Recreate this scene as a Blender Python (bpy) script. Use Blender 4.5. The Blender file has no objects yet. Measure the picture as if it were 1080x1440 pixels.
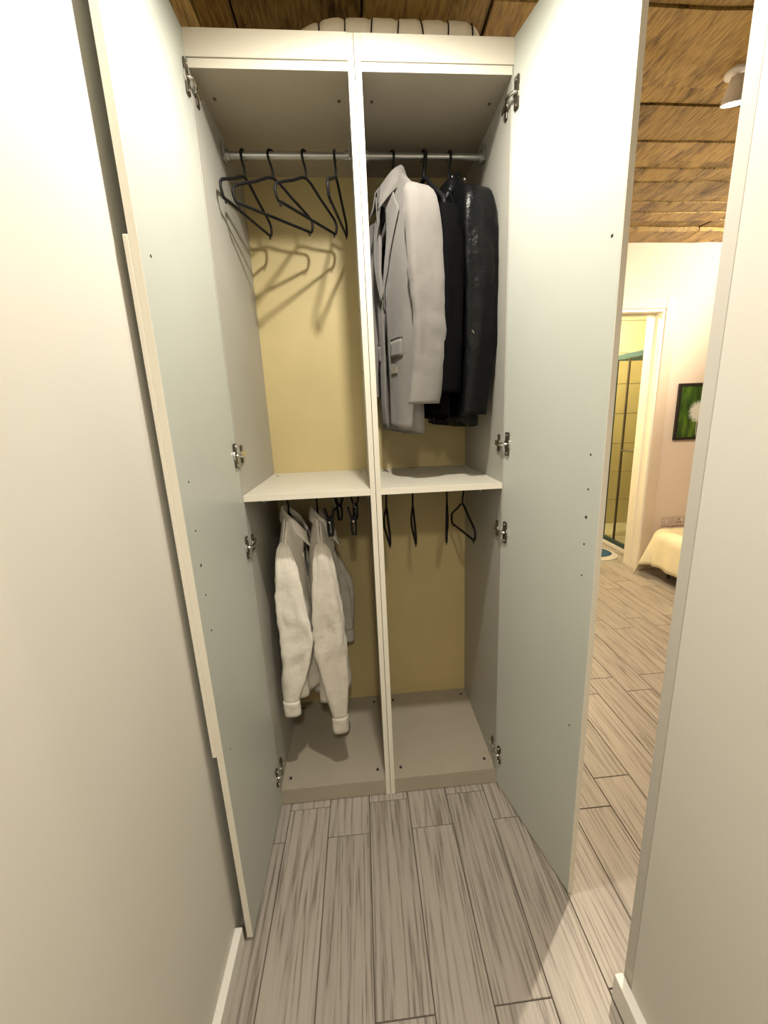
import bpy, bmesh, math, random
from mathutils import Vector, Matrix, noise
random.seed(7)
S = bpy.context.scene
COL = S.collection
PI = math.pi
# ------------------------------------------------------------------ camera
def make_camera():
    f, yaw, pitch, roll = 589.44, .0772, .2450, -.0380
    fw = Vector((math.sin(yaw)*math.cos(pitch), math.cos(yaw)*math.cos(pitch), -math.sin(pitch)))
    r = fw.cross(Vector((0, 0, 1))).normalized(); u = r.cross(fw)
    r2 = math.cos(roll)*r + math.sin(roll)*u; u2 = -math.sin(roll)*r + math.cos(roll)*u
    cd = bpy.data.cameras.new('camera'); co = bpy.data.objects.new('camera', cd); COL.objects.link(co)
    m = Matrix((r2, u2, -fw)).transposed().to_4x4(); m.translation = (-.0416, -1.437, 1.565)
    co.matrix_world = m
    cd.sensor_fit = 'HORIZONTAL'; cd.sensor_width = 36; cd.lens = f*36/1080
    cd.shift_x = -17.85/1080; cd.shift_y = 6.49/1080; cd.clip_start = .02
    S.camera = co
make_camera()
# ------------------------------------------------------------------ world, exposure
w = bpy.data.worlds.new('world'); S.world = w; w.use_nodes = True
w.node_tree.nodes['Background'].inputs[0].default_value = (1, .95, .88, 1)
w.node_tree.nodes['Background'].inputs[1].default_value = .02
S.view_settings.view_transform = 'Standard'; S.view_settings.look = 'None'
S.view_settings.exposure = 0.30; S.view_settings.gamma = 1; S.view_settings.use_curve_mapping = False
# lamp positions (light objects are made with their fixtures below)
LAMP_A = (.05, -.50, 2.735)      # passage spotlight
LAMP_B = (1.53, .475, 2.72)       # bedroom spotlight
POWER_A, POWER_B, POWER_C, POWER_D, POWER_E = 68, 140, 72, 62, 190

# ------------------------------------------------------------------ materials
def nt(m): return m.node_tree.nodes, m.node_tree.links
def mat(name, col, rough=.5, metal=0, spec=.5, bump=None, var=None, coat=0, sheen=0, emit=None):
    m = bpy.data.materials.new(name); m.use_nodes = True
    N, L = nt(m); b = N['Principled BSDF']
    b.inputs['Base Color'].default_value = (*col, 1); b.inputs['Roughness'].default_value = rough
    b.inputs['Metallic'].default_value = metal; b.inputs['Specular IOR Level'].default_value = spec
    b.inputs['Coat Weight'].default_value = coat; b.inputs['Sheen Weight'].default_value = sheen
    if emit:
        b.inputs['Emission Color'].default_value = (*emit[0], 1); b.inputs['Emission Strength'].default_value = emit[1]
    tc = N.new('ShaderNodeTexCoord')
    if var:   # (scale, amount): gentle mottling
        n = N.new('ShaderNodeTexNoise'); n.inputs['Scale'].default_value = var[0]; n.inputs['Detail'].default_value = 4
        L.new(tc.outputs['Object'], n.inputs['Vector'])
        r = N.new('ShaderNodeValToRGB')
        r.color_ramp.elements[0].color = (*[c*(1-var[1]) for c in col], 1); r.color_ramp.elements[0].position = .3
        r.color_ramp.elements[1].color = (*[min(1, c*(1+var[1])) for c in col], 1); r.color_ramp.elements[1].position = .7
        L.new(n.outputs['Fac'], r.inputs['Fac']); L.new(r.outputs['Color'], b.inputs['Base Color'])
    if bump:  # (scale, strength, distance)
        n = N.new('ShaderNodeTexNoise'); n.inputs['Scale'].default_value = bump[0]; n.inputs['Detail'].default_value = 5
        L.new(tc.outputs['Object'], n.inputs['Vector'])
        bp = N.new('ShaderNodeBump'); bp.inputs['Strength'].default_value = bump[1]; bp.inputs['Distance'].default_value = bump[2]
        L.new(n.outputs['Fac'], bp.inputs['Height']); L.new(bp.outputs['Normal'], b.inputs['Normal'])
    return m

def wood(name, c0, c1, c2, stretch=(1, .07, 1), scale=22, rough=.4, bump=.25, wave=True, spread=.12, bdist=.002):
    """long-grained wood, a new cut for every object"""
    m = bpy.data.materials.new(name); m.use_nodes = True
    N, L = nt(m); b = N['Principled BSDF']; b.inputs['Roughness'].default_value = rough
    tc = N.new('ShaderNodeTexCoord'); oi = N.new('ShaderNodeObjectInfo')
    mu = N.new('ShaderNodeMath'); mu.operation = 'MULTIPLY'; mu.inputs[1].default_value = 57.3
    L.new(oi.outputs['Random'], mu.inputs[0])
    ad = N.new('ShaderNodeVectorMath'); ad.operation = 'ADD'
    L.new(tc.outputs['Object'], ad.inputs[0]); L.new(mu.outputs[0], ad.inputs[1])
    mp = N.new('ShaderNodeVectorMath'); mp.operation = 'MULTIPLY'; mp.inputs[1].default_value = stretch
    L.new(ad.outputs[0], mp.inputs[0])
    n1 = N.new('ShaderNodeTexNoise'); n1.inputs['Scale'].default_value = scale*(9 if wave else 5); n1.inputs['Detail'].default_value = 6
    n1.inputs['Distortion'].default_value = .3
    n2 = N.new('ShaderNodeTexNoise'); n2.inputs['Scale'].default_value = scale*.55; n2.inputs['Detail'].default_value = 2
    L.new(mp.outputs[0], n1.inputs['Vector']); L.new(mp.outputs[0], n2.inputs['Vector'])
    # contour rings of the slow noise give the cathedral figure
    k = N.new('ShaderNodeMath'); k.operation = 'MULTIPLY'; k.inputs[1].default_value = 75 if wave else 14
    L.new(n2.outputs['Fac'], k.inputs[0])
    sn = N.new('ShaderNodeMath'); sn.operation = 'SINE'; L.new(k.outputs[0], sn.inputs[0])
    mr = N.new('ShaderNodeMapRange'); mr.inputs[1].default_value = -1; mr.inputs[2].default_value = 1
    L.new(sn.outputs[0], mr.inputs[0])
    mx = N.new('ShaderNodeMix'); mx.data_type = 'FLOAT'; mx.inputs[0].default_value = (.27 if wave else .2)
    L.new(n1.outputs['Fac'], mx.inputs[2]); L.new(mr.outputs[0], mx.inputs[3])
    cr = N.new('ShaderNodeValToRGB'); e = cr.color_ramp.elements
    e[0].position = .30; e[0].color = (*c0, 1); e[1].position = .62; e[1].color = (*c2, 1)
    x = e.new(.43); x.color = (*c1, 1)
    L.new(mx.outputs[0], cr.inputs['Fac'])
    hv = N.new('ShaderNodeHueSaturation')
    mv = N.new('ShaderNodeMapRange'); mv.inputs[3].default_value = 1-spread; mv.inputs[4].default_value = 1+spread
    L.new(oi.outputs['Random'], mv.inputs[0]); L.new(mv.outputs[0], hv.inputs['Value'])
    L.new(cr.outputs['Color'], hv.inputs['Color']); L.new(hv.outputs['Color'], b.inputs['Base Color'])
    bp = N.new('ShaderNodeBump'); bp.inputs['Strength'].default_value = bump; bp.inputs['Distance'].default_value = bdist
    L.new(mx.outputs[0], bp.inputs['Height']); L.new(bp.outputs['Normal'], b.inputs['Normal'])
    return m

M = {}
M['wall'] = mat('wall_paint', (.66, .635, .575), .75, bump=(380, .12, .001), var=(3, .015))
M['wall_warm'] = mat('bedroom_paint', (.74, .635, .55), .8, bump=(120, .15, .002))
M['bath'] = mat('bathroom_tile', (.72, .66, .46), .3)
M['trim'] = mat('white_trim', (.80, .78, .73), .45)
M['lining_board'] = mat('lining_board', (.60, .57, .51), .55)
M['casing'] = mat('cream_casing', (.66, .56, .45), .5)
M['jamb'] = mat('door_jamb', (.88, .84, .74), .45)
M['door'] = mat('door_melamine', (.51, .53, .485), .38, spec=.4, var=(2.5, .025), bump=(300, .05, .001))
M['dooredge'] = mat('edge_banding', (.80, .76, .66), .5)
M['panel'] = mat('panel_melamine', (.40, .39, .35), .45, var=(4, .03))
M['front'] = mat('front_edge', (.74, .70, .60), .45, var=(3, .02))
M['back'] = mat('back_board', (.53, .43, .21), .5, var=(5, .04))
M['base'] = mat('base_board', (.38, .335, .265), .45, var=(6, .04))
M['shelf'] = mat('shelf_melamine', (.60, .57, .48), .42, var=(5, .02))
M['plank'] = wood('floor_plank', (.19, .162, .135), (.335, .298, .258), (.385, .345, .302), stretch=(1, .035, 1), spread=.06)
M['grout'] = mat('floor_grout', (.12, .10, .08), .8)
M['ceil'] = wood('ceiling_board', (.080, .048, .015), (.235, .150, .046), (.43, .29, .092), stretch=(1, .16, 1), scale=17, rough=.5, bump=.8, wave=False, spread=.2, bdist=.006)
M['ceilgap'] = mat('ceiling_gap', (.05, .03, .015), .9)
M['black'] = mat('black_plastic', (.008, .008, .009), .5, spec=.2)
M['steel'] = mat('grey_steel', (.42, .43, .43), .32, metal=.9)
M['chrome'] = mat('chrome', (.75, .74, .70), .2, metal=1)
M['darkmetal'] = mat('dark_hinge', (.10, .085, .065), .35, metal=.7)
M['hole'] = mat('screw_dark', (.03, .027, .025), .6)
M['blazer'] = mat('grey_wool', (.205, .190, .176), .9, bump=(28, .35, .006), var=(9, .05), sheen=.2)
M['lining'] = mat('dark_lining', (.05, .045, .045), .6)
M['leather'] = mat('black_leather', (.004, .0045, .005), .30, spec=.16, bump=(45, .5, .006))
M['coat'] = mat('black_cloth', (.004, .004, .0045), .9, spec=.03, bump=(300, .2, .001))
M['shirt'] = mat('white_cotton', (.74, .70, .62), .85, bump=(30, .5, .008), sheen=.1)
M['shirt2'] = mat('cream_cotton', (.62, .575, .50), .85, bump=(34, .55, .008), sheen=.1)
M['bedding'] = mat('white_bedding', (.78, .74, .64), .9, bump=(60, .4, .004))
M['blanket'] = mat('cream_blanket', (.90, .83, .58), .9, bump=(40, .4, .006))
M['white'] = mat('white_enamel', (.85, .84, .82), .4)
M['teal'] = mat('dark_teal_metal', (.035, .09, .10), .35, metal=.4)
M['mat_blue'] = mat('bath_mat_blue', (.02, .07, .13), .95, bump=(200, .5, .003))
M['mat_grey'] = mat('bath_mat_grey', (.50, .48, .44), .95, bump=(200, .5, .003))
M['frame'] = mat('black_frame', (.014, .010, .009), .4)
M['socket'] = mat('socket_plate', (.62, .52, .45), .4)
M['red'] = mat('red_neon', (.35, .03, .02), .4)
M['lens_a'] = mat('lamp_lens', (1, 1, 1), .3, emit=((1, .95, .86), 25))
M['lens_b'] = mat('lamp_lens_warm', (1, 1, 1), .3, emit=((1, .92, .75), 60))
def glass_mat():
    m = bpy.data.materials.new('shower_glass'); m.use_nodes = True
    N, L = nt(m); b = N['Principled BSDF']
    b.inputs['Base Color'].default_value = (.78, .78, .66, 1); b.inputs['Transmission Weight'].default_value = 1
    b.inputs['Roughness'].default_value = .05; b.inputs['IOR'].default_value = 1.1
    return m
M['glass'] = glass_mat()
def picture_mat():
    """meadow print: soft green blades with a white seed head and its stem"""
    m = bpy.data.materials.new('meadow_print'); m.use_nodes = True
    N, L = nt(m); b = N['Principled BSDF']; b.inputs['Roughness'].default_value = .35
    tc = N.new('ShaderNodeTexCoord')
    mp = N.new('ShaderNodeMapping'); mp.inputs['Scale'].default_value = (9, 1, 2.2); mp.inputs['Rotation'].default_value = (0, -.45, 0)
    L.new(tc.outputs['Object'], mp.inputs['Vector'])
    n = N.new('ShaderNodeTexNoise'); n.inputs['Scale'].default_value = 2.2; n.inputs['Detail'].default_value = 3
    L.new(mp.outputs[0], n.inputs['Vector'])
    cr = N.new('ShaderNodeValToRGB'); e = cr.color_ramp.elements
    e[0].position = .3; e[0].color = (.006, .03, .004, 1); e[1].position = .72; e[1].color = (.13, .22, .018, 1)
    x = e.new(.5); x.color = (.035, .10, .010, 1)
    L.new(n.outputs['Fac'], cr.inputs['Fac'])
    # seed head: distance from its centre, edge broken by noise
    d = N.new('ShaderNodeVectorMath'); d.operation = 'DISTANCE'; d.inputs[1].default_value = (.0, 0, .0)
    sp = N.new('ShaderNodeVectorMath'); sp.operation = 'MULTIPLY'; sp.inputs[1].default_value = (1, 0, 1)
    L.new(tc.outputs['Object'], sp.inputs[0]); L.new(sp.outputs[0], d.inputs[0])
    n2 = N.new('ShaderNodeTexNoise'); n2.inputs['Scale'].default_value = 55; n2.inputs['Detail'].default_value = 4
    L.new(tc.outputs['Object'], n2.inputs['Vector'])
    a = N.new('ShaderNodeMath'); a.operation = 'MULTIPLY_ADD'; a.inputs[1].default_value = .06; L.new(n2.outputs['Fac'], a.inputs[0]); L.new(d.outputs['Value'], a.inputs[2])
    mr = N.new('ShaderNodeMapRange'); mr.inputs[1].default_value = .095; mr.inputs[2].default_value = .130; mr.inputs[3].default_value = 1; mr.inputs[4].default_value = 0
    L.new(a.outputs[0], mr.inputs[0])
    mx = N.new('ShaderNodeMix'); mx.data_type = 'RGBA'; mx.inputs[7].default_value = (.66, .70, .66, 1)
    L.new(mr.outputs[0], mx.inputs[0]); L.new(cr.outputs['Color'], mx.inputs[6]); L.new(mx.outputs[2], b.inputs['Base Color'])
    return m
M['print'] = picture_mat()

# ------------------------------------------------------------------ mesh helpers
class MB:
    """collects verts and faces in world space; build() makes ONE mesh object"""
    def __init__(s): s.v = []; s.f = []
    def add(s, v, f):
        o = len(s.v); s.v += [tuple(p) for p in v]; s.f += [tuple(i+o for i in q) for q in f]; return s
    def box(s, x0, x1, y0, y1, z0, z1):
        v = [(x, y, z) for z in (z0, z1) for y in (y0, y1) for x in (x0, x1)]
        return s.add(v, [(0, 2, 3, 1), (4, 5, 7, 6), (0, 1, 5, 4), (2, 6, 7, 3), (0, 4, 6, 2), (1, 3, 7, 5)])
    def obox(s, c, ax, ay, az, hx, hy, hz):
        c, ax, ay, az = Vector(c), Vector(ax), Vector(ay), Vector(az)
        v = [c + ax*i*hx + ay*j*hy + az*k*hz for k in (-1, 1) for j in (-1, 1) for i in (-1, 1)]
        return s.add(v, [(0, 2, 3, 1), (4, 5, 7, 6), (0, 1, 5, 4), (2, 6, 7, 3), (0, 4, 6, 2), (1, 3, 7, 5)])
    def cyl(s, c, axis, r, h, n=16, r2=None):
        c, axis = Vector(c), Vector(axis).normalized()
        a = axis.orthogonal().normalized(); b = axis.cross(a); r2 = r if r2 is None else r2
        v = []
        for k, rr in ((0, r), (1, r2)):
            for i in range(n):
                t = 2*PI*i/n; v.append(c + axis*h*k + a*rr*math.cos(t) + b*rr*math.sin(t))
        f = [(i, (i+1) % n, n+(i+1) % n, n+i) for i in range(n)] + [tuple(range(n-1, -1, -1)), tuple(range(n, 2*n))]
        return s.add(v, f)
    def tube(s, pts, r, n=8, closed=False):
        P = [Vector(p) for p in pts]; m = len(P); rr = r if isinstance(r, list) else [r]*m
        T = []
        for i in range(m):
            a = P[(i-1) % m] if (closed or i > 0) else P[i]; b = P[(i+1) % m] if (closed or i < m-1) else P[i]
            T.append((b-a).normalized())
        u = T[0].orthogonal().normalized(); v = []
        for i in range(m):
            u = (u - T[i]*u.dot(T[i])).normalized(); q = T[i].cross(u)
            for k in range(n):
                t = 2*PI*k/n; v.append(P[i] + (u*math.cos(t) + q*math.sin(t))*rr[i])
        f = []
        for i in range(m if closed else m-1):
            j = (i+1) % m
            for k in range(n): f.append((i*n+k, i*n+(k+1) % n, j*n+(k+1) % n, j*n+k))
        if not closed: f += [tuple(range(n-1, -1, -1)), tuple(range((m-1)*n, m*n))]
        return s.add(v, f)
    def grid(s, rows, closed=False):
        nv, nu = len(rows), len(rows[0]); v = [p for r in rows for p in r]; f = []
        for i in range(nv-1):
            for j in range(nu if closed else nu-1):
                k = (j+1) % nu; f.append((i*nu+j, i*nu+k, (i+1)*nu+k, (i+1)*nu+j))
        return s.add(v, f)
    def build(s, name, m, parent=None, bevel=0, smooth=False, solid=0, subdiv=0, seg=2):
        o0 = parent.matrix_world.translation if False else (Vector(parent.get('_o', (0, 0, 0))) if parent else Vector())
        me = bpy.data.meshes.new(name)
        me.from_pydata([Vector(p)-o0 for p in s.v], [], s.f); me.update()
        bm = bmesh.new(); bm.from_mesh(me)
        bmesh.ops.recalc_face_normals(bm, faces=bm.faces)
        if bevel:
            es = [e for e in bm.edges if len(e.link_faces) == 2 and e.calc_face_angle(0) > .6]
            bmesh.ops.bevel(bm, geom=es, offset=bevel, segments=seg, affect='EDGES', profile=.5, clamp_overlap=True)
        if smooth:
            for f in bm.faces: f.smooth = True
        bm.to_mesh(me); bm.free()
        me.materials.append(m)
        o = bpy.data.objects.new(name, me); COL.objects.link(o)
        if parent: o.parent = parent; o['_o'] = tuple(o0)
        if solid:
            k = o.modifiers.new('solidify', 'SOLIDIFY'); k.thickness = solid; k.offset = 0
        if subdiv:
            k = o.modifiers.new('subdivision', 'SUBSURF'); k.levels = subdiv; k.render_levels = subdiv
        return o
def tag(o, label, cat, group=None):
    o['label'] = label; o['category'] = cat
    if group: o['group'] = group
    return o
def thing(name, loc, label, cat, group=None):
    o = bpy.data.objects.new(name, None); COL.objects.link(o); o.location = loc; o['_o'] = tuple(loc)
    o.empty_display_size = .05
    return tag(o, label, cat, group)
def struct(o): o['kind'] = 'structure'; return o
def smoothpath(pts, n=6, closed=False):
    P = [Vector(p) for p in pts]; m = len(P); out = []
    rng = range(m if closed else m-1)
    for i in rng:
        if closed: a, b, c, d = P[(i-1) % m], P[i], P[(i+1) % m], P[(i+2) % m]
        else: a, b, c, d = P[max(i-1, 0)], P[i], P[i+1], P[min(i+2, m-1)]
        for k in range(n):
            t = k/n
            out.append(.5*((2*b) + (c-a)*t + (2*a-5*b+4*c-d)*t*t + (3*b-a-3*c+d)*t**3))
    if not closed: out.append(P[-1])
    return out
def lerp(a, b, t): return a+(b-a)*t
def sstep(t): t = max(0, min(1, t)); return t*t*(3-2*t)
def interp(tab, t):
    for (a, x), (b, y) in zip(tab, tab[1:]):
        if t <= b: return lerp(x, y, (t-a)/(b-a) if b > a else 0)
    return tab[-1][1]

# ================================================================== THE SETTING
CEIL = 2.835
XL = -.506            # left wall face
XR = .578             # right partition face
YF = 2.17             # far bedroom wall face
# floor slab (the dark joints) with one object for each plank
fl = struct(MB().box(-.75, 4.7, -3.3, 3.75, -.06, -.004).build('floor', M['grout']))
PW, PL = .161, .65
pm = {}
def plank(x0, x1, y0, y1):
    key = (round(x1-x0, 3), round(y1-y0, 3))
    if key not in pm:
        g = .0016; hx, hy = (x1-x0)/2-g, (y1-y0)/2-g
        o = MB().box(-hx, hx, -hy, hy, -.006, 0).build('plank', M['plank'], fl, bevel=.0012, seg=1); pm[key] = o
    else:
        o = pm[key].copy(); COL.objects.link(o); o.parent = fl
    o.location = ((x0+x1)/2, (y0+y1)/2, 0)
for i in range(-4, 21):
    x0 = -.091 + PW*i; off = -.03 if i % 2 == 0 else -.16
    for k in range(-4, 5):
        y0 = off + PL*k; y1 = y0+PL
        if y0 > 2.7 or y1 < -2.0: continue
        plank(x0, x0+PW, y0, y1)
# ceiling with rough boards: along y over the passage, across it in the bedroom
ce = struct(MB().box(-.75, 4.7, -3.3, 2.4, CEIL+.012, CEIL+.08).build('ceiling', M['ceilgap']))
def board(x0, x1, y0, y1, dz=0):
    nx = max(2, int((x1-x0)/.12)); ny = max(2, int((y1-y0)/.12))
    g = .004; mb = MB(); c = ((x0+x1)/2, (y0+y1)/2)
    rows = []
    for j in range(ny+1):
        row = []
        for i in range(nx+1):
            x = lerp(x0+g, x1-g, i/nx); y = lerp(y0+g, y1-g, j/ny)
            e = .003*noise.noise((x*9, y*9, 3))
            z = CEIL + dz + .006*noise.noise((x*5, y*7, 1)) + .003*noise.noise((x*17, y*13, 5))
            if j in (0, ny): y += e*1.5
            if i in (0, nx): x += e*1.5
            row.append((x-c[0], y-c[1], z))
        rows.append(row)
    mb.grid(rows)
    edge = [rows[0][i] for i in range(nx+1)] + [rows[j][nx] for j in range(1, ny+1)] + [rows[ny][i] for i in range(nx-1, -1, -1)] + [rows[j][0] for j in range(ny-1, 0, -1)]
    top = [(x, y, CEIL+.014) for x, y, z in edge]
    mb.grid([edge, top], closed=True)
    o = mb.build('board', M['ceil'], ce, smooth=False); o.location = (c[0], c[1], 0)
xs = [-.75, -.375, .04, .46]
for a, b in zip(xs, xs[1:]):
    for y0, y1 in ((-3.3, -1.6), (-1.6, .02), (.02, .58)):
        board(a, b, y0, y1)
ys = [-1.5, -1.1, -.75, -.42, -.10, .22, .57, .68, .92, 1.09, 1.17, 1.30, 1.44, 1.56, 1.69, 1.82, 1.95]
for q, (a, b) in enumerate(zip(ys, ys[1:])):
    board(.46, 2.6, a, b, dz=-.006*(q % 3)); board(2.6, 4.7, a, b, dz=-.006*((q+1) % 3))
board(.46, 2.6, 1.95, 2.17, dz=-.03); board(2.6, 4.7, 1.95, 2.17, dz=-.03)
# walls
wl = struct(MB().box(-.75, XL, -3.3, .56, 0, CEIL-.01).build('wall_left', M['wall']))
struct(MB().box(-.75, .466, .562, 2.2, 0, CEIL-.01).build('wall_back', M['wall_warm']))
struct(MB().box(-.75, 4.7, -3.3, -3.15, 0, CEIL-.01).build('wall_rear', M['wall']))
struct(MB().box(4.55, 4.7, -3.15, 2.17, 0, CEIL-.01).build('wall_bedroom_side', M['wall_warm']))
struct(MB().box(XR, .70, -3.15, -.728, 0, CEIL-.012).build('wall_right', M['wall']))
tv = [(XR+.002, -.7245), (XR+.010, -.684), (.695, -.684), (.695, -.7245)]
tm = MB().add([(x, y, z) for z in (.0, CEIL-.015) for x, y in tv], [(3, 2, 1, 0), (4, 5, 6, 7)] + [(i, (i+1) % 4, 4+(i+1) % 4, 4+i) for i in range(4)])
struct(tm.build('trim_1', M['lining_board'], bevel=.002))
struct(MB().box(XL, XL+.023, -3.15, -.462, 0, .066).build('baseboard_left', M['trim'], bevel=.003))
struct(MB().box(XR-.025, XR, -3.15, -.693, 0, .085).build('baseboard_right', M['trim'], bevel=.003))
struct(MB().box(XL, XL+.014, -.30, .56, 2.60, CEIL-.012).build('trim_2', M['ceil'], bevel=.002))
# far bedroom wall with the bathroom doorway (opening x 1.72 - 2.55, up to 2.31)
DX0, DX1, DZ = 1.72, 2.55, 2.315
struct(MB().box(.455, DX0, YF, 2.35, 0, CEIL-.01).box(DX1, 4.7, YF, 2.35, 0, CEIL-.01).box(DX0, DX1, YF, 2.35, DZ, CEIL-.01).build('wall_far', M['wall_warm']))
dr = struct(MB().box(DX1-.022, DX1, YF-.012, 2.36, 0, DZ).box(DX0, DX0+.022, YF-.012, 2.36, 0, DZ).box(DX0+.022, DX1-.022, YF-.012, 2.36, DZ-.022, DZ).build('door_1', M['jamb'], bevel=.002))
MB().box(DX1-.034, DX1-.022, 2.24, 2.275, 0, DZ-.022).box(DX0+.022, DX0+.034, 2.24, 2.275, 0, DZ-.022).box(DX0+.034, DX1-.034, 2.24, 2.275, DZ-.034, DZ-.022).build('door_stop', M['jamb'], dr, bevel=.002)
MB().box(DX1, DX1+.095, YF-.022, YF, 0, DZ+.09).build('casing', M['casing'], dr, bevel=.004)
MB().box(DX0-.095, DX0, YF-.022, YF, 0, DZ+.09).build('casing', M['casing'], dr, bevel=.004)
MB().box(DX0, DX1, YF-.022, YF, DZ, DZ+.09).build('casing', M['casing'], dr, bevel=.004)
# bathroom shell
struct(MB().box(1.3, 3.75, 3.62, 3.75, 0, 2.75).build('wall_bathroom_back', M['grout']))
struct(MB().box(3.62, 3.75, 2.35, 3.62, 0, 2.75).build('wall_bathroom_right', M['bath']))
struct(MB().box(1.3, 1.42, 2.35, 3.62, 0, 2.75).build('wall_bathroom_left', M['bath']))
struct(MB().box(1.3, 3.75, 2.35, 3.75, 2.62, 2.7).build('ceiling_bathroom', M['bath']))
bw = bpy.data.objects['wall_bathroom_back']
tz = [0, .36, .72, 1.08, 1.44, 1.79, 2.14, 2.50, 2.62]
tile0 = {}
for a, b in zip(tz, tz[1:]):
    for i in range(4):
        k = round(b-a, 3)
        if k not in tile0:
            o = MB().box(-.2735, .2735, -.008, 0, .0025, k-.0025).build('tile', M['bath'], bw, bevel=.0015, seg=1); tile0[k] = o
        else:
            o = tile0[k].copy(); COL.objects.link(o); o.parent = bw
        o.location = (1.42+.275+.55*i, 3.62, a)

# ================================================================== WARDROBE
ZT, ZU, ZF = 2.576, 2.489, 2.511      # fascia top, top-panel underside, top-panel top
ZS, TS = 1.286, .021                  # shelf underside and thickness
ZB, D = .0745, .543                   # base top, inner depth
T = .018; HW = .468; HX = HW-T+.003   # HX: where the opened doors stand
def screw(parent, c, axis, r=.006, h=.005, m='hole', name='screw_cap'):
    return MB().cyl(c, axis, r, h, 12, r*.8).build(name, M[m], parent)
def hinge(cab, sx, z, ang):
    """concealed hinge: plate on the side panel, cranked arm, cup plate on the opened door"""
    xi = sx*(HW-T)
    h = MB().box(min(xi, xi-sx*.011), max(xi, xi-sx*.011), .012, .060, z-.010, z+.010).build('hinge', M['chrome'], cab, bevel=.003)
    MB().box(min(xi, xi-sx*.005), max(xi, xi-sx*.005), .030, .050, z-.030, z+.030).build('mounting_plate', M['darkmetal'], h, bevel=.002)
    d = Vector((sx*math.sin(ang), -math.cos(ang), 0)); n = Vector((-sx*math.cos(ang), -math.sin(ang), 0))
    p0 = Vector((sx*HX, 0, z)) + n*.001
    c = p0 + d*.026
    MB().obox(c+n*.003, d, n, (0, 0, 1), .011, .003, .040).build('cup_plate', M['darkmetal'], h, bevel=.003)
    MB().cyl(c, n, .017, .005, 20).build('cup', M['chrome'], h)
    q = Vector((xi-sx*.008, .014, z))
    MB().tube(smoothpath([q+Vector((0, .02, 0)), q, (q+c+n*.014)/2 + n*.006, c+n*.010, c+n*.004], 4), .0055, 8).build('arm', M['chrome'], h, smooth=True)
    screw(h, c+n*.006+Vector((0, 0, .030)), n, .004, .002, 'chrome', 'screw'); screw(h, c+n*.006-Vector((0, 0, .030)), n, .004, .002, 'chrome', 'screw')
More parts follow.
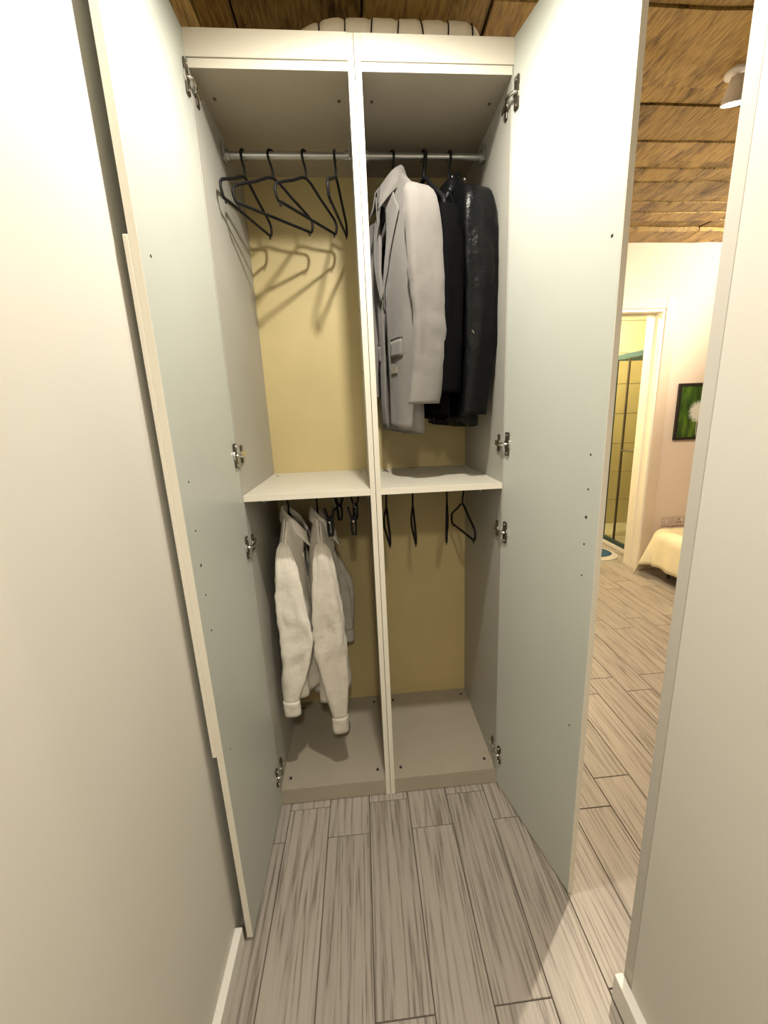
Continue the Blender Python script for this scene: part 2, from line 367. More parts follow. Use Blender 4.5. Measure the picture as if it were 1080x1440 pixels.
def cabinet(sx, label, ang, hz, holes):
    """one tall unit: sx -1 or +1 says on which side of the seam it stands"""
    cab = thing('wardrobe_cabinet', (sx*HW/2, D/2, 0), label, 'wardrobe')
    def X(a, b): return (min(sx*a, sx*b), max(sx*a, sx*b))
    full = X(.0008, HW); ins = X(T+.0008, HW-T)
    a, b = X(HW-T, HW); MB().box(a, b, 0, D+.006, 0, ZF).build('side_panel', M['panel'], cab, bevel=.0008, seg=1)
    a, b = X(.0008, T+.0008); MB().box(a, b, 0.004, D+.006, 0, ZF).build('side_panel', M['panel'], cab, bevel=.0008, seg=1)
    MB().box(a, b, -.0012, .0038, 0, ZT).build('edge_strip', M['front'], cab, bevel=.0008, seg=1)
    MB().box(*ins, D, D+.005, .03, ZU).build('back_panel', M['back'], cab)
    MB().box(*ins, 0, D, ZU, ZF).build('top_panel', M['base'], cab)  # darker base colour puts extra shade into the underside of the top
    MB().box(*ins, -.001, 0, ZU, ZF-.001).build('top_edge', M['front'], cab)
    MB().box(ins[0] if sx > 0 else full[0], ins[1] if sx < 0 else full[1], -.0035 if sx < 0 else -.002, .018, ZF+.0015, ZT).build('fascia', M['front'], cab, bevel=.0015)
    sh = MB().box(*ins, .003, D, ZS, ZS+TS).build('shelf', M['shelf'], cab, bevel=.001, seg=1)
    MB().box(*ins, .0, .0028, ZS, ZS+TS).build('shelf_edge', M['front'], sh)
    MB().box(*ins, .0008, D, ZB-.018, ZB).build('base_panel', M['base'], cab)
    MB().box(*ins, -.0, .017, .003, ZB-.0195).build('plinth', M['base'], cab, bevel=.001)
    MB().box(*ins, -.0, .0007, ZB-.018, ZB).build('base_edge', M['base'], cab)
    for xx in (.05, HW-.05):
        for yy in (.055, D-.05):
            screw(cab, (sx*xx, yy, ZB), (0, 0, 1), .0062, .005)
            screw(cab, (sx*xx, yy+.06, ZU), (0, 0, -1), .0055, .003, 'darkmetal')
        screw(sh, (sx*xx, D-.09, ZS+TS), (0, 0, 1), .005, .002, 'darkmetal')
    for z in (1.02, .62, 1.72, 1.95): screw(cab, (sx*(T+.0008), .33, z), (sx, 0, 0), .0045, .002, 'darkmetal')
    # two hanging rods with their side brackets
    for z in (2.424, 1.243):
        rod = MB().cyl((ins[0]+.004, .27, z), (1, 0, 0), .0115, ins[1]-ins[0]-.008, 20).build('hanging_rod', M['steel'], cab, smooth=False)
        for xx, s2 in ((ins[0], 1), (ins[1], -1)):
            up = .035 if z > 2 else .026
            MB().box(min(xx, xx+s2*.010), max(xx, xx+s2*.010), .252, .288, z-.018, z+up).build('rod_bracket', M['steel'], rod, bevel=.004)
            MB().cyl((xx, .27, z), (s2, 0, 0), .0165, .022, 20).build('rod_socket', M['steel'], rod)
    # door
    W = .457; th = .018
    d = Vector((sx*math.sin(ang), -math.cos(ang), 0)); n = Vector((-sx*math.cos(ang), -math.sin(ang), 0))
    h0 = Vector((sx*HX, -.0015, 0)); zc = (ZT+.012)/2; hzz = (ZT-.012)/2
    door = MB().obox(h0 + d*(W/2-.0008) - n*th/2 + Vector((0, 0, zc)), d, n, (0, 0, 1), W/2-.0008, th/2, hzz).build('door', M['door'], cab, bevel=.0012, seg=1)
    MB().obox(h0 + d*(W-.0004) - n*th/2 + Vector((0, 0, zc)), d, n, (0, 0, 1), .0006, th/2-.0004, hzz-.001).build('edge_banding', M['dooredge'], door)
    # long pull profile on the outer side of the free edge
    if sx < 0: MB().obox(h0 + d*(W-.011) - n*(th+.0055) + Vector((0, 0, (1.925+.68)/2)), d, n, (0, 0, 1), .012, .0055, (1.925-.68)/2).build('handle', M['dooredge'], door, bevel=.0015)
    for z, k, r in holes: screw(door, h0 + d*(W-k) + Vector((0, 0, z)), n, r, .0009, 'hole', 'screw_hole')
    for z in hz: hinge(cab, sx, z, ang)
    return cab
cabinet(-1, 'white wardrobe unit with a door against the wall, with four empty hangers above white shirts', .012, (2.452, 1.445, 1.132, .165),
        [(1.90, .045, .0035), (1.42, .055, .0028), (1.30, .05, .003), (1.21, .05, .0045), (1.13, .05, .003), (1.03, .05, .003), (.66, .05, .0025)])
cabinet(1, 'white wardrobe unit beside the bedroom opening, holding a grey blazer and black jackets', .219, (2.432, 1.444, 1.13, .168),
        [(1.93, .03, .004), (1.44, .045, .003), (1.35, .045, .003), (1.275, .045, .0045), (1.20, .045, .003), (1.11, .045, .003), (.62, .05, .003)])

# ------------------------------------------------------------------ bedding roll on top of the wardrobe
def bedding_roll():
    t = thing('bedding_roll', (.10, .12, ZF), 'white bedding roll tied with thin black cords, lying on top of the wardrobe', 'bedding')
    x0, x1 = -.235, .405; r0 = .085; y = .125
    def rad(x):
        a = (x-x0)/.22; b = (x1-x)/.075
        return r0*min(1, math.sqrt(max(.02, 1-(1-min(1, a))**2)))*min(1, math.sqrt(max(.02, 1-(1-min(1, b))**2)))
    sx = [-.165, -.095, -.023, .052, .128, .20, .272, .345]
    rows = []
    n = 90
    for i in range(n+1):
        x = lerp(x0, x1, i/n); r = rad(x)
        dent = sum(math.exp(-((x-s)/.008)**2) for s in sx)*.004
        row = []
        for k in range(32):
            a = 2*PI*k/32; rr = r - dent + .0018*noise.noise((x*30, math.cos(a)*4, math.sin(a)*4))
            row.append((x, y + rr*math.cos(a), ZF + .001 + r0*.98 + (rr*math.sin(a) if r > .5*r0 else rr*math.sin(a)) - (r0-r)*.75))
        rows.append(row)
    mb = MB().grid(rows, closed=True)
    mb.f += [tuple(range(31, -1, -1)), tuple(range(n*32, n*32+32))]
    mb.build('roll', M['bedding'], t, smooth=True)
    for s in sx:
        r = rad(s)-.0025; c = ZF+.001+r0*.98-(r0-rad(s))*.75; sk = random.uniform(-.012, .012)
        MB().tube([(s+sk*math.sin(2*PI*k/28)+random.uniform(-.001, .001), y+r*math.cos(2*PI*k/28), c+r*math.sin(2*PI*k/28)) for k in range(28)], .0022, 6, closed=True).build('cord', M['black'], t, smooth=True)
bedding_roll()

# ================================================================== HANGERS
ROD_U, ROD_L, RY = 2.424, 1.243, .27
def hook_pts(r=.0158):
    """question-mark hook over a rod at the origin, ending in the neck below (local u, z)"""
    pts = []
    for k in range(13):
        a = math.radians(200 - 205*k/12); pts.append((r*math.cos(a), r*math.sin(a)))
    pts += [(.012, -.018), (.003, -.036), (0, -.052), (0, -.066)]
    return pts
def hanger(x, rodz, th, label, group, half=.168, drop=.188, r=.0048, tilt=0, mat_='black', thick=1, strap=True, sl=1.0):
    n = Vector((math.sin(th), -math.cos(th), 0)); up = Vector((0, 0, 1)); b = n.cross(up)
    # hook opens across the rod; lean the frame a little if tilt is set
    o = Vector((x, RY, rodz)); t = thing('coat_hanger', tuple(o), label, 'hanger', group)
    def W(u, z): return o + n*u + up*z + b*(tilt*(-z))
    hook = smoothpath([W(u, z+.0) for u, z in hook_pts()], 2)
    MB().tube(hook, .0040*thick, 8).build('hook', M[mat_], t, smooth=True)
    h = half
    def Z(z): return -.066 + (z+.066)*sl
    drop = -Z(-drop)
    loop = [(0, -.066), (h*.42, -.098), (h*.80, -.128), (h*.95, -.142), (h, -.158), (h*.985, -.174), (h*.93, -drop), (h*.8, -drop),
            (h*.3, -drop), (-h*.3, -drop), (-h*.8, -drop), (-h*.93, -drop), (-h*.985, -.174), (-h, -.158), (-h*.95, -.142), (-h*.80, -.128), (-h*.42, -.098)]
    MB().tube(smoothpath([W(u, Z(z) if z > -.18 else z) for u, z in loop], 3, closed=True), r*thick, 8, closed=True).build('frame', M[mat_], t, smooth=True)
    if strap:
        for s in (-1, 1):
            MB().tube(smoothpath([W(s*h*.86, -drop), W(s*h*.86, -drop-.010), W(s*h*.89, -drop-.013), W(s*h*.91, -drop-.007)], 3), .0018, 6).build('strap_hook', M[mat_], t, smooth=True)
    return t
GU = 'empty black hangers on the upper rod'
for x, th, lab in ((-.384, -.27, 'empty black tube hanger on the upper rod, closest to the hinged side panel'),
                   (-.290, -.73, 'empty black tube hanger turned widest, second from the side panel on the upper rod'),
                   (-.178, -.56, 'empty black tube hanger on the upper rod, third from the side panel'),
                   (-.075, -.15, 'empty black tube hanger on the upper rod hanging next to the centre divider')):
    hanger(x, ROD_U, th, lab, GU)
GL = 'empty black hangers below the shelf'
for x, th, tl, lab in ((.050, .02, .02, 'empty black hanger under the shelf, next to the centre divider'),
                   (.160, -.06, 0, 'empty black hanger under the shelf, second from the centre divider'),
                   (.305, -.22, 0, 'empty black hanger under the shelf seen edge-on, third from the divider'),
                   (.372, .10, 0, 'empty black hanger under the shelf, closest to the hinged side panel')):
    hanger(x, ROD_L, th, lab, GL, half=.150, tilt=tl)
def clip_hanger(x, th, label):
    n = Vector((math.sin(th), -math.cos(th), 0)); up = Vector((0, 0, 1)); b = n.cross(up); o = Vector((x, RY, ROD_L))
    t = thing('clip_hanger', tuple(o), label, 'hanger', 'black clip hangers beside the shirts')
    def W(u, z, q=0): return o + n*u + up*z + b*q
    MB().tube(smoothpath([W(u, z) for u, z in hook_pts()], 2), .0018, 8).build('hook', M['chrome'], t, smooth=True)
    MB().tube([W(-.15, -.070), W(-.05, -.064), W(0, -.062), W(.05, -.064), W(.15, -.070)], .0042, 8).build('bar', M['black'], t, smooth=True)
    for u in (-.125, .125):
        c = MB().obox(W(u, -.074), n, b, up, .012, .007, .010).build('clip', M['black'], t, bevel=.002)
        for s in (-1, 1):
            a = MB()
            rows = []
            for z, q in ((-.026, .014), (-.050, .009), (-.074, .003), (-.095, .005), (-.118, .004), (-.138, .001)):
                rows.append([W(u-.011, z, s*q), W(u+.011, z, s*q), W(u+.011, z, s*(q+.008)), W(u-.011, z, s*(q+.008))])
            a.grid(rows, closed=True); a.f += [(3, 2, 1, 0), (20, 21, 22, 23)]
            a.build('jaw', M['black'], c, bevel=.001, seg=1)
        MB().cyl(W(u-.014, -.080), n, .004, .028, 10).build('spring', M['chrome'], c)
    return t
clip_hanger(-.165, -.10, 'black clip hanger with wire hook beside the cream shirt')
clip_hanger(-.085, -.02, 'black clip hanger with wire hook between the other clip hanger and the divider')

# ================================================================== GARMENTS
class Frame:
    def __init__(s, x, z, th, front):
        s.o = Vector((x, RY, z)); s.n = Vector((math.sin(th), -math.cos(th), 0))
        s.f = Vector((math.cos(th), math.sin(th), 0))*front
    def __call__(s, l, m, z): return s.o + s.n*l + s.f*m + Vector((0, 0, z))
def torso(F, ztop, zhem, w0, w1, d1, gap, k, seed, drop=.065, neck=.055, nu=72, nv=44, fold=.010, nm=(.034, .012), fdrop=.05, flare=0):
    """open-fronted body: rings from the shoulder ridge to the hem; also returns the front surface m(l, z)"""
    def ring(p, t):
        w = lerp(w0, w1, sstep(t)); sn, cs = math.sin(p), math.cos(p)
        l = w*math.copysign(abs(sn)**.85, sn)
        mask = sstep((neck*1.35-abs(l))/(neck*.7))          # 1 inside the neck hole
        d = .0015 + d1*(1+flare*t)*min(1, t/.30)**.55
        m = d*math.copysign(abs(cs)**.9, cs)
        m0 = nm[0]*cs + nm[1]
        m = lerp(m, math.copysign(max(abs(m), abs(m0)), cs) if t < .3 else m, mask*(1-sstep(t/.3)))
        zs = ztop - drop*max(0, (abs(l)-neck)/(w0-neck))**1.1 - fdrop*mask*max(0, cs)
        z = lerp(zs, zhem + .012*math.cos(p), t)
        fo = fold*t*(math.sin(k*p+seed) + .6*math.sin((k*1.7+1)*p+seed*2.1+t*2))
        nz = (noise.noise((l*9+seed, m*9, z*4))*.010 + noise.noise((l*22+seed, m*9, z*9))*.004)*min(1, t*4)
        m2 = m + math.copysign(1, cs)*(abs(cs)**.5)*(fo+nz)
        return l + nz*.6*sn, m2, z
    rows = []
    for j in range(nv+1):
        t = (j/nv)**1.3; w = lerp(w0, w1, sstep(t))
        p0 = math.asin(min(.95, max(.001, (interp(gap, t)/w))**(1/.85)))
        rows.append([F(*ring(lerp(p0, 2*PI-p0, i/nu), t)) for i in range(nu+1)])
    def front(l, z):
        t = max(0, min(1, (ztop-z)/(ztop-zhem)))
        for _ in range(3):
            w = lerp(w0, w1, sstep(t)); q = min(.98, abs(l)/w)**(1/.85)
            p = math.asin(q) if l >= 0 else 2*PI-math.asin(q)
            l_, m_, z_ = ring(p, t); t = max(0, min(1, t + (z_-z)/(ztop-zhem)))
        return m_
    return rows, front
def sleeve(F, pts, prof, seed, n=28, nv=34, wr=.004):
    """pts: (t, l, m, z) centre line; prof: (t, half width along front axis, half thickness)"""
    rows = []
    for j in range(nv+1):
        t = j/nv
        l = interp([(a, b) for a, b, c, d in pts], t); m = interp([(a, c) for a, b, c, d in pts], t); z = interp([(a, d) for a, b, c, d in pts], t)
        A = interp([(p[0], p[1]) for p in prof], t); B = interp([(p[0], p[2]) for p in prof], t)
        row = []
        for k in range(n):
            a = 2*PI*k/n
            sa, ca = math.sin(a), math.cos(a); wq = wr*(1-.75*sstep((t-.70)/.18))
            w_ = wq*noise.noise((ca*2+seed, sa*2, t*6)) + wq*1.2*noise.noise((ca*3+seed, sa*3+4, t*17))*min(1, t*3) + wq*.7*math.sin(4*a+seed+t*5)*min(1, t*2)
            row.append(F(l+(B*abs(sa)**.9*math.copysign(1, sa)+w_*sa), m+A*abs(ca)**.75*math.copysign(1, ca)+w_*ca*.6, z))
        rows.append(row)
    return rows
def smooth_tab(pts, n=5):
    P = smoothpath([Vector((p[1], p[2], p[3])) for p in pts], n); ts = []
    for i in range(len(pts)-1):
        for k in range(n): ts.append(lerp(pts[i][0], pts[i+1][0], k/n))
    ts.append(pts[-1][0])
    return [(t, v.x, v.y, v.z) for t, v in zip(ts, P)]
def collar(F, zt, rx, ry, h, fall, open_, tip=.03, n=40, spread=.016, mback=.012, fdrop=.05):
    """stand and turned-down leaf; the ring slopes from the nape down to the front"""
    rows = [[] for _ in range(6)]
    for i in range(n+1):
        p = lerp(open_, 2*PI-open_, i/n); s, c = math.sin(p), math.cos(p)
        fr = max(0, c)**2                      # closeness to the front edge
        zb = zt - fdrop*(.5+.5*c) - .35*fdrop*fr
        def P(r, z): return F((rx+r)*s, (ry+r)*c+mback, z)
        fl_ = fall + tip*fr
        for q, (r, z) in enumerate(((.002, zb-.012), (0, zb+h*.9), (.003, zb+h+.002), (.008, zb+h-.003), (spread*.8, zb+h-fl_*.6), (spread+.012*fr, zb+h-fl_))):
            rows[q].append(P(r, z))
    return rows
def flap(F, front, side, zs, inner, outer, off, n=16, k=6, lift=.004):
    """cloth lying on a front: inner and outer edge l(t) between two heights"""
    rows = []
    for j in range(n+1):
        t = j/n; z = lerp(zs[0], zs[1], t); a, b = interp(inner, t), interp(outer, t)
        row = []
        for q in range(k+1):
            l = side*lerp(a, b, q/k)
            row.append(F(l, front(l, z) + off + lift*(q/k), z))
        rows.append(row)
    return rows

def blazer():
    x, th = .122, .33
    hanger(x, ROD_U, th, 'black hanger inside the grey blazer', 'hangers under the hung clothes', half=.145, sl=1.5, strap=False)
    F = Frame(x, ROD_U, th, -1)
    t = thing('blazer', (x, RY, 1.49), 'light grey wool blazer with wide lapels hanging from the upper rod', 'blazer')
    gap = [(0, .030), (.10, .034), (.42, .012), (1, .022)]
    rows, front = torso(F, -.068, -.935, .195, .155, .047, gap, 3, 1.0, fold=.010, drop=.118, fdrop=.05)
    MB().grid(rows).build('body', M['blazer'], t, smooth=True, solid=.004)
    for s in (1, -1):
        pts = smooth_tab([(0, .150, -.004, -.150), (.06, .180, -.004, -.168), (.14, .200, -.006, -.22), (.35, .208, -.014, -.38), (.62, .206, -.030, -.58), (.82, .200, -.024, -.72), (1, .196, -.004, -.835 if s > 0 else -.80)])
        pts = [(a, s*b, c, d) for a, b, c, d in pts]
        prof = [(0, .016, .010), (.04, .036, .018), (.09, .050, .023), (.18, .060, .026), (.4, .065, .026), (.65, .065, .025), (1, .057, .020)]
        sl = MB().grid(sleeve(F, pts, prof, 2.0+s, wr=.006), closed=True).build('sleeve', M['blazer'], t, smooth=True, solid=.004)
    MB().grid(collar(F, -.066, .054, .040, .030, .062, .45, tip=.030, spread=.024, mback=.014, fdrop=.055)).build('collar', M['blazer'], t, smooth=True, solid=.004)
    for s in (1, -1):
        lp = flap(F, front, s, (-.115, -.46), [(0, .034), (.25, .030), (1, .010)], [(0, .060), (.16, .088), (.24, .118), (.29, .114), (.6, .070), (1, .014)], .006, lift=.005)
        MB().grid(lp).build('lapel', M['blazer'], t, smooth=True, solid=.0035)
        MB().grid(flap(F, front, s, (-.610, -.668), [(0, .050), (1, .052)], [(0, .130), (1, .128)], .006, n=5, lift=0)).build('pocket_flap', M['blazer'], t, smooth=True, solid=.004)
        MB().grid(flap(F, front, s, (-.603, -.610), [(0, .049), (1, .049)], [(0, .131), (1, .131)], .006, n=2, lift=0)).build('pocket_welt', M['lining'], t, smooth=True, solid=.004)
    MB().cyl(F(.018, front(.018, -.50)+.003, -.50), F.f, .009, .004, 16).build('button', M['lining'], t)
    MB().grid(flap(F, front, 1, (-.700, -.722), [(0, .052), (1, .052)], [(0, .095), (1, .095)], .005, n=2, lift=0)).build('brown_patch', M['base'], t, solid=.002)  # small grey-brown patch below the pocket flap
blazer()

def leather_jacket():
    x, th = .322, .30
    hanger(x, ROD_U, th, 'black hanger inside the leather jacket', 'hangers under the hung clothes', half=.145, sl=1.5, strap=False)
    F = Frame(x, ROD_U, th, -1)
    t = thing('leather_jacket', (x, RY, 1.48), 'shiny black leather jacket hanging beside the hinged side panel', 'jacket')
    gap = [(0, .030), (.10, .030), (.5, .015), (1, .030)]
    rows, front = torso(F, -.088, -.915, .185, .165, .046, gap, 3, 3.3, fold=.012, drop=.105, fdrop=.045)
    MB().grid(rows).build('body', M['leather'], t, smooth=True, solid=.004)
    for s in (1, -1):
        pts = smooth_tab([(0, .145, -.004, -.155), (.06, .170, -.006, -.170), (.14, .186, -.008, -.22), (.35, .192, -.016, -.38), (.62, .190, -.020, -.59), (.82, .186, -.010, -.74), (1, .180, .004, -.88)])
        pts = [(a, s*b, c, d) for a, b, c, d in pts]
        prof = [(0, .020, .012), (.05, .046, .022), (.14, .060, .026), (.4, .060, .027), (.65, .056, .025), (1, .048, .020)]
        sl = MB().grid(sleeve(F, pts, prof, 5.0+s, wr=.008), closed=True).build('sleeve', M['leather'], t, smooth=True, solid=.004)
        if s > 0:
            MB().tube([F(.207, .030, -.60), F(.209, .012, -.625), F(.209, -.004, -.635)], .003, 6).build('zip', M['chrome'], sl)
    co = MB().grid(collar(F, -.088, .054, .038, .030, .052, .5, tip=.03, fdrop=.045)).build('collar', M['leather'], t, smooth=True, solid=.004)
    for q in (-.022, .004, .026): MB().cyl(F(.060, q-.004, -.090), F.n, .0035, .003, 10).build('stud', M['chrome'], co)
    for s in (1, -1):
        MB().tube([F(s*.032, front(s*.032, z)+.002, z) for z in [-.18-.035*q for q in range(20)]], .003, 6).build('zip', M['darkmetal'], t, smooth=True)
        lp = flap(F, front, s, (-.125, -.38), [(0, .034), (.25, .030), (1, .014)], [(0, .060), (.25, .10), (.34, .105), (1, .020)], .007, lift=.006)
        MB().grid(lp).build('lapel', M['leather'], t, smooth=True, solid=.0035)
leather_jacket()

def dark_coat():
    x, th = .232, .32
    hanger(x, ROD_U, th, 'thick black hanger holding the plain black coat', 'hangers under the hung clothes', half=.145, sl=1.5, strap=False, thick=1.7)
    F = Frame(x, ROD_U, th, -1)
    t = thing('black_coat', (x, RY, 1.53), 'plain black cloth coat hanging between the grey blazer and the leather jacket', 'coat')
    gap = [(0, .030), (.10, .030), (.5, .015), (1, .030)]
    rows, front = torso(F, -.150, -.880, .175, .160, .026, gap, 3, 6.1, fold=.006, drop=.075)
    MB().grid(rows).build('body', M['coat'], t, smooth=True, solid=.004)
    for s in (1, -1):
        pts = smooth_tab([(0, .140, -.002, -.200), (.06, .162, -.004, -.215), (.14, .174, -.004, -.26), (.4, .184, -.008, -.40), (1, .176, -.004, -.80)])
        pts = [(a, s*b, c, d) for a, b, c, d in pts]
        prof = [(0, .012, .010), (.05, .030, .018), (.14, .040, .022), (.6, .040, .021), (1, .036, .018)]
        MB().grid(sleeve(F, pts, prof, 8.0+s), closed=True).build('sleeve', M['coat'], t, smooth=True, solid=.003)
dark_coat()

def shirt(x, th, mt, label, seed, zc, cuff_z, hem, dl, sleeve_m, fold_far=False):
    hanger(x, ROD_L, th, 'black hanger inside ' + ('the white shirt' if seed < 5 else 'the cream white shirt'), 'hangers under the hung clothes', half=.145, sl=1.5, strap=False)
    F = Frame(x, ROD_L, th, 1)
    t = thing('shirt', (x, RY, ROD_L+hem), label, 'shirt')
    gap = [(0, .024), (.12, .028), (.4, .020), (1, .028)]
    rows, front = torso(F, zc, hem, .185, .150, .052, gap, 4, seed, fold=.012, drop=.125, nm=(.040, .020), fdrop=.085, flare=.45)
    MB().grid(rows).build('body', M[mt], t, smooth=True, solid=.002)
    for s in (1, -1):
        cz = cuff_z if s > 0 else (cuff_z if not fold_far else cuff_z+.22)
        pts = smooth_tab([(0, .130, 0, zc-.085), (.07, .165, .002, zc-.112), (.16, .182, .006, zc-.19), (.38, .190, sleeve_m[0]*.6, lerp(zc, cz, .42)), (.58, .190, sleeve_m[0], lerp(zc, cz, .60)), (.90, .180, sleeve_m[1], lerp(zc, cz, .915)), (1, .174, sleeve_m[1], cz)])
        pts = [(a, s*b, c + (.075*sstep((a-.1)/.6) if (s < 0 and fold_far) else 0), d) for a, b, c, d in pts]
        prof = [(0, .010, .006), (.05, .024, .010), (.16, .042, .013), (.38, .060, .014), (.56, .066, .014), (.74, .050, .015), (.88, .032, .016), (.905, .028, .015), (1, .028, .015)]
        body = sleeve(F, pts, prof, seed+s, wr=.010)
        sl = MB().grid(body[:32], closed=True).build('sleeve', M[mt], t, smooth=True, solid=.002)
        c2 = [(0, .0320, .0195), (1, .0325, .0200)]
        fm = .075 if (s < 0 and fold_far) else 0
        cp = [(0, s*.179, sleeve_m[1]+fm, lerp(zc, cz, .915)), (1, s*.174, sleeve_m[1]+fm, cz)]
        cf = MB().grid(sleeve(F, cp, c2, seed, nv=6, wr=.002), closed=True).build('cuff', M[mt], sl, smooth=True, solid=.004)
    MB().grid(collar(F, zc+.002, .050, .042, .026, .050, .40, tip=.022, spread=.018, mback=.022, fdrop=.085)).build('collar', M[mt], t, smooth=True, solid=.0025)
    # button placket along the near front edge
    pk = flap(F, front, 1, (zc-.16, hem+.012), [(0, .026), (1, .026)], [(0, .054), (1, .054)], .003, n=26, k=2, lift=0)
    p = MB().grid(pk).build('placket', M[mt], t, smooth=True, solid=.002)
    for q in range(6): MB().cyl(F(.040, front(.040, lerp(zc-.18, hem+.12, q/5))+.004, lerp(zc-.18, hem+.12, q/5)), F.f, .0045, .003, 12).build('button', M['socket'], p)
shirt(-.352, -.03, 'shirt', 'white cotton shirt on a hanger next to the side panel, collar turned away from it', 1.3, -.062, -.885, -.83, 0, (.020, -.030))
shirt(-.236, .12, 'shirt2', 'cream white shirt on a hanger between the white shirt and the clip hangers', 6.7, -.072, -.99, -.86, 0, (.006, .020), fold_far=True)

# ================================================================== LAMPS
def spot_fixture(loc, aim, label, lens, energy, color, radius, angle=None, CEIL=CEIL):
    t = thing('ceiling_spotlight', (loc[0], loc[1], CEIL-.006), label, 'lamp')
    a = (Vector(aim)-Vector(loc)).normalized(); c = Vector(loc)
    MB().cyl((loc[0], loc[1], CEIL-.004), (0, 0, -1), .045, .018, 28).build('canopy', M['white'], t, bevel=.002)
    back = c - a*.085
    MB().tube([(loc[0], loc[1], CEIL-.02), (loc[0], loc[1], max(back.z, c.z)+.03), back + a*.03], .007, 10).build('stem', M['white'], t, smooth=True)
    sh = MB(); n = 28; u = a.orthogonal().normalized(); v = a.cross(u); rows = []
    for d, r in ((-.085, .012), (-.080, .028), (-.05, .036), (0, .046), (.004, .047), (.004, .043), (-.004, .041)):
        rows.append([c + a*d + u*r*math.cos(2*PI*k/n) + v*r*math.sin(2*PI*k/n) for k in range(n)])
    sh.grid(rows, closed=True).f.append(tuple(range(n))); sh.build('shade', M['white'], t, smooth=True)
    MB().cyl(c - a*.006, a, .040, .004, 28).build('lens', M[lens], t)
    ld = bpy.data.lights.new('lamp_light', 'SPOT' if angle else 'POINT'); ld.energy = energy; ld.color = color; ld.shadow_soft_size = radius
    if angle: ld.spot_size = math.radians(angle); ld.spot_blend = .6
    lo = bpy.data.objects.new('lamp_light', ld); COL.objects.link(lo); lo.parent = t
    lo.location = c + a*(.004+radius*1.05 + .002) - Vector(t['_o'])
    lo.rotation_euler = a.to_track_quat('-Z', 'Y').to_euler()
spot_fixture(LAMP_A, (.05, -.50, 0), 'white ceiling spotlight hanging in front of the wardrobe', 'lens_a', POWER_A, (1, .94, .825), .030, 164)
spot_fixture(LAMP_B, (1.75, 1.2, 0), 'white ceiling spotlight aimed at the bedroom wall', 'lens_b', POWER_B, (1, .86, .66), .030, 160)
spot_fixture((.05, -2.35, 2.735), (.05, -2.2, 0), 'white spotlight added out of view at the rear of the passage as fill', 'lens_a', POWER_C, (1, .91, .76), .08, 150)  # added fill lamp behind the camera, lifts walls and floor
spot_fixture((2.3, 2.9, 2.52), (2.4, 2.9, 0), 'white ceiling spotlight in the bathroom', 'lens_b', POWER_D, (1, .84, .55), .05, CEIL=2.624)
spot_fixture((3.5, .75, 2.62), (2.2, 1.45, 3.0), 'white spotlight added out of view, turned up to brighten the bedroom boards', 'lens_b', POWER_E, (1, .84, .62), .030, 130)  # added lamp hidden by the right wall, brightens the bedroom ceiling

# ================================================================== BEDROOM AND BATHROOM
def picture():
    x0, x1, z0, z1 = 2.752, 3.262, 1.225, 1.712; y = YF; b = .022
    t = thing('framed_picture', ((x0+x1)/2, y, z0), 'black framed print of a white seed head in green grass on the bedroom wall', 'picture')
    MB().box(x0, x1, y-.022, y, z0, z0+b).box(x0, x1, y-.022, y, z1-b, z1).box(x0, x0+b, y-.022, y, z0+b, z1-b).box(x1-b, x1, y-.022, y, z0+b, z1-b).build('frame', M['frame'], t)
    p = MB().box(x0+b, x1-b, y-.010, y-.002, z0+b, z1-b).build('print', M['print'], t)
    c = Vector((2.965, y-.006, 1.470))       # origin of the print sits on the seed head
    for v in p.data.vertices: v.co = v.co + Vector(t['_o']) - c
    p.location = c - Vector(t['_o'])
    MB().tube(smoothpath([c+Vector((0, -.0045, -.03)), c+Vector((-.008, -.0045, -.11)), c+Vector((-.004, -.0045, -.21))], 5), .0025, 6).build('stem_line', M['socket'], t, smooth=True)
picture()
def socket(x0, x1, label, red):
    z0, z1 = .42, .515
    t = thing('wall_socket', ((x0+x1)/2, YF, z0), label, 'socket')
    pl = MB().box(x0, x1, YF-.010, YF, z0, z1).build('plate', M['socket'], t, bevel=.003)
    xm = (x0+x1)/2; zm = (z0+z1)/2
    if red:
        MB().box(xm-.011, xm+.011, YF-.014, YF-.009, zm-.014, zm+.014).build('switch', M['white'], pl, bevel=.002)
        MB().cyl((xm, YF-.0135, zm+.002), (0, -1, 0), .005, .002, 12).build('neon', M['red'], pl)
    else:
        for dx, dz, a, c in ((0, .016, .004, .010), (-.014, -.012, .008, .004), (.014, -.012, .008, .004)):
            MB().box(xm+dx-a, xm+dx+a, YF-.0108, YF-.009, zm+dz-c, zm+dz+c).build('pin_hole', M['hole'], pl)
        MB().box(xm+.022, xm+.036, YF-.014, YF-.009, zm-.004, zm+.024).build('switch', M['white'], pl, bevel=.002)
socket(2.738, 2.838, 'square wall switch plate with a red dot beside the door casing', True)
socket(2.848, 2.972, 'wider wall socket plate above the bed', False)

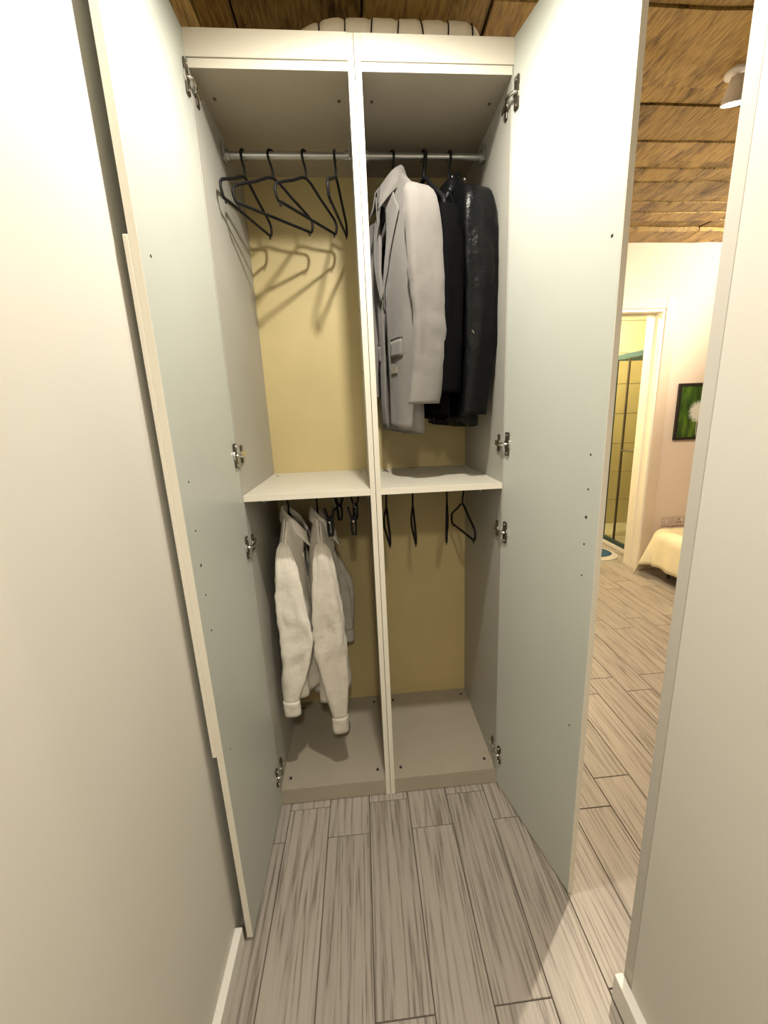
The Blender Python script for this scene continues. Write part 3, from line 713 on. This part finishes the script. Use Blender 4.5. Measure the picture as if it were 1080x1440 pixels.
def bed():
    bx0, bx1, by0, by1 = 2.64, 4.45, 1.10, 2.02
    t = thing('bed', ((bx0+bx1)/2, (by0+by1)/2, 0), 'low bed with dark metal legs under the cream blanket', 'bed')
    MB().box(bx0, bx1, by0, by1, .13, .20).build('base', M['grout'], t, bevel=.006)
    for x in (bx0+.04, bx1-.06):
        for y in (by0+.06, by1-.10):
            MB().cyl((x, y, 0), (0, 0, 1), .014, .13, 14, .020).build('leg', M['darkmetal'], t)
    m = MB().box(bx0+.005, bx1, by0+.005, by1-.005, .201, .40).build('mattress', M['bedding'], bevel=.035, seg=4)
    tag(m, 'thick white mattress under the cream blanket', 'mattress')
    # blanket: top, rounded foot edge, hanging skirts that flare at the far corner
    rows = []; nx, ny = 44, 48; top = .435
    for i in range(nx+1):
        row = []
        for j in range(ny+1):
            a = i/nx; b = j/ny
            # arc length coordinates from the foot edge and both sides
            s = lerp(-.36, 1.2, a); q = lerp(-.36, by1-by0+.34, b)
            W_ = by1-by0
            ox = -min(0, s); oy = max(0, -q, q-W_); sg = -1 if q < 0 else 1
            x = bx0 + max(0, s); y = by0 + min(max(q, 0), W_)
            o = math.hypot(ox, oy); z = top
            if o > 0:
                r = .07; ang = min(o/r, PI/2); out = r*math.sin(ang); dz = r*(1-math.cos(ang)) + max(0, o-r*PI/2)
                fl_ = .06 + (.42 if (oy > 0 and sg > 0 and ox > 0) else 0)
                out += max(0, o-r*PI/2)*fl_
                out += .012*math.sin((x+y)*26 + q*9)*min(1, dz*4)
                x -= out*ox/o; y += sg*out*oy/o*(.35 if sg > 0 else 1); z = top-dz
                z = max(z, .012 if (oy > 0 and sg > 0) else .085)
            z += .010*noise.noise((x*5, y*5, 1)) + .006*noise.noise((x*13, y*13, 2))
            z = max(z, .012)
            row.append((x, min(y, YF-.03), z))
        rows.append(row)
    bl = MB().grid(rows).build('blanket', M['blanket'], smooth=True, solid=.012)
    tag(bl, 'cream yellow blanket draped over the bed, one corner trailing on the floor', 'blanket')
bed()

def shower():
    x = 2.70; y0, y1 = 2.42, 3.05; zt = 2.05
    t = thing('shower_enclosure', (x, (y0+y1)/2, 0), 'glass shower screen in a dark teal metal frame seen through the doorway', 'shower')
    MB().box(x-.02, 3.60, 2.38, 3.60, 0, .055).build('tray', M['white'], t, bevel=.01)
    MB().box(x-.02, x+.02, y0, y1, zt-.05, zt).build('top_rail', M['teal'], t, bevel=.003)
    MB().box(x-.02, x+.02, y0, y1, .056, .095).build('bottom_rail', M['teal'], t, bevel=.003)
    MB().box(x-.018, x+.018, y1-.03, y1, .096, zt-.051).build('post', M['teal'], t, bevel=.003)
    MB().box(x-.010, x+.010, 2.805, 2.825, .096, zt-.051).build('post', M['darkmetal'], t, bevel=.002)
    MB().box(x-.018, x+.018, y0, y0+.02, .096, zt-.051).build('post', M['teal'], t, bevel=.003)
    MB().box(x-.003, x+.003, 2.826, y1-.031, .096, zt-.051).build('pane', M['glass'], t)
    MB().box(x-.003, x+.003, y0+.021, 2.804, .096, zt-.051).build('pane', M['glass'], t)
    MB().box(x-.02, 3.60, y1+.001, y1+.03, zt-.05, zt).build('top_rail', M['teal'], t, bevel=.003)
    MB().box(x-.003, 3.60, y1+.012, y1+.018, .056, zt-.051).build('pane', M['glass'], t)
    h = MB().tube([(x-.004, 2.76, 1.09), (x-.045, 2.76, 1.09), (x-.045, 2.46, 1.09), (x-.004, 2.46, 1.09)], .007, 10).build('handle', M['darkmetal'], t)
shower()
def bath_mat():
    t = thing('bath_mat', (2.36, 2.70, 0), 'rounded dark blue bath mat with grey border on the bathroom floor', 'mat')
    def ell(cx, cy, a, b, z0, z1, n=48):
        mb = MB(); rows = []
        for z, k in ((z0, 1), (z1*.8, 1), (z1, .97)):
            rows.append([(cx+a*k*abs(math.cos(2*PI*i/n))**.8*math.copysign(1, math.cos(2*PI*i/n)), cy+b*k*abs(math.sin(2*PI*i/n))**.8*math.copysign(1, math.sin(2*PI*i/n)), z) for i in range(n)])
        mb.grid(rows, closed=True); mb.f += [tuple(range(n-1, -1, -1)), tuple(range(2*n, 3*n))]; return mb
    ell(2.34, 2.66, .27, .235, 0.0005, .012).build('border', M['mat_grey'], t)
    ell(2.34, 2.68, .235, .165, .0122, .015).build('pile', M['mat_blue'], t)
bath_mat()
for o in bpy.data.objects:
    if '_o' in o: del o['_o']
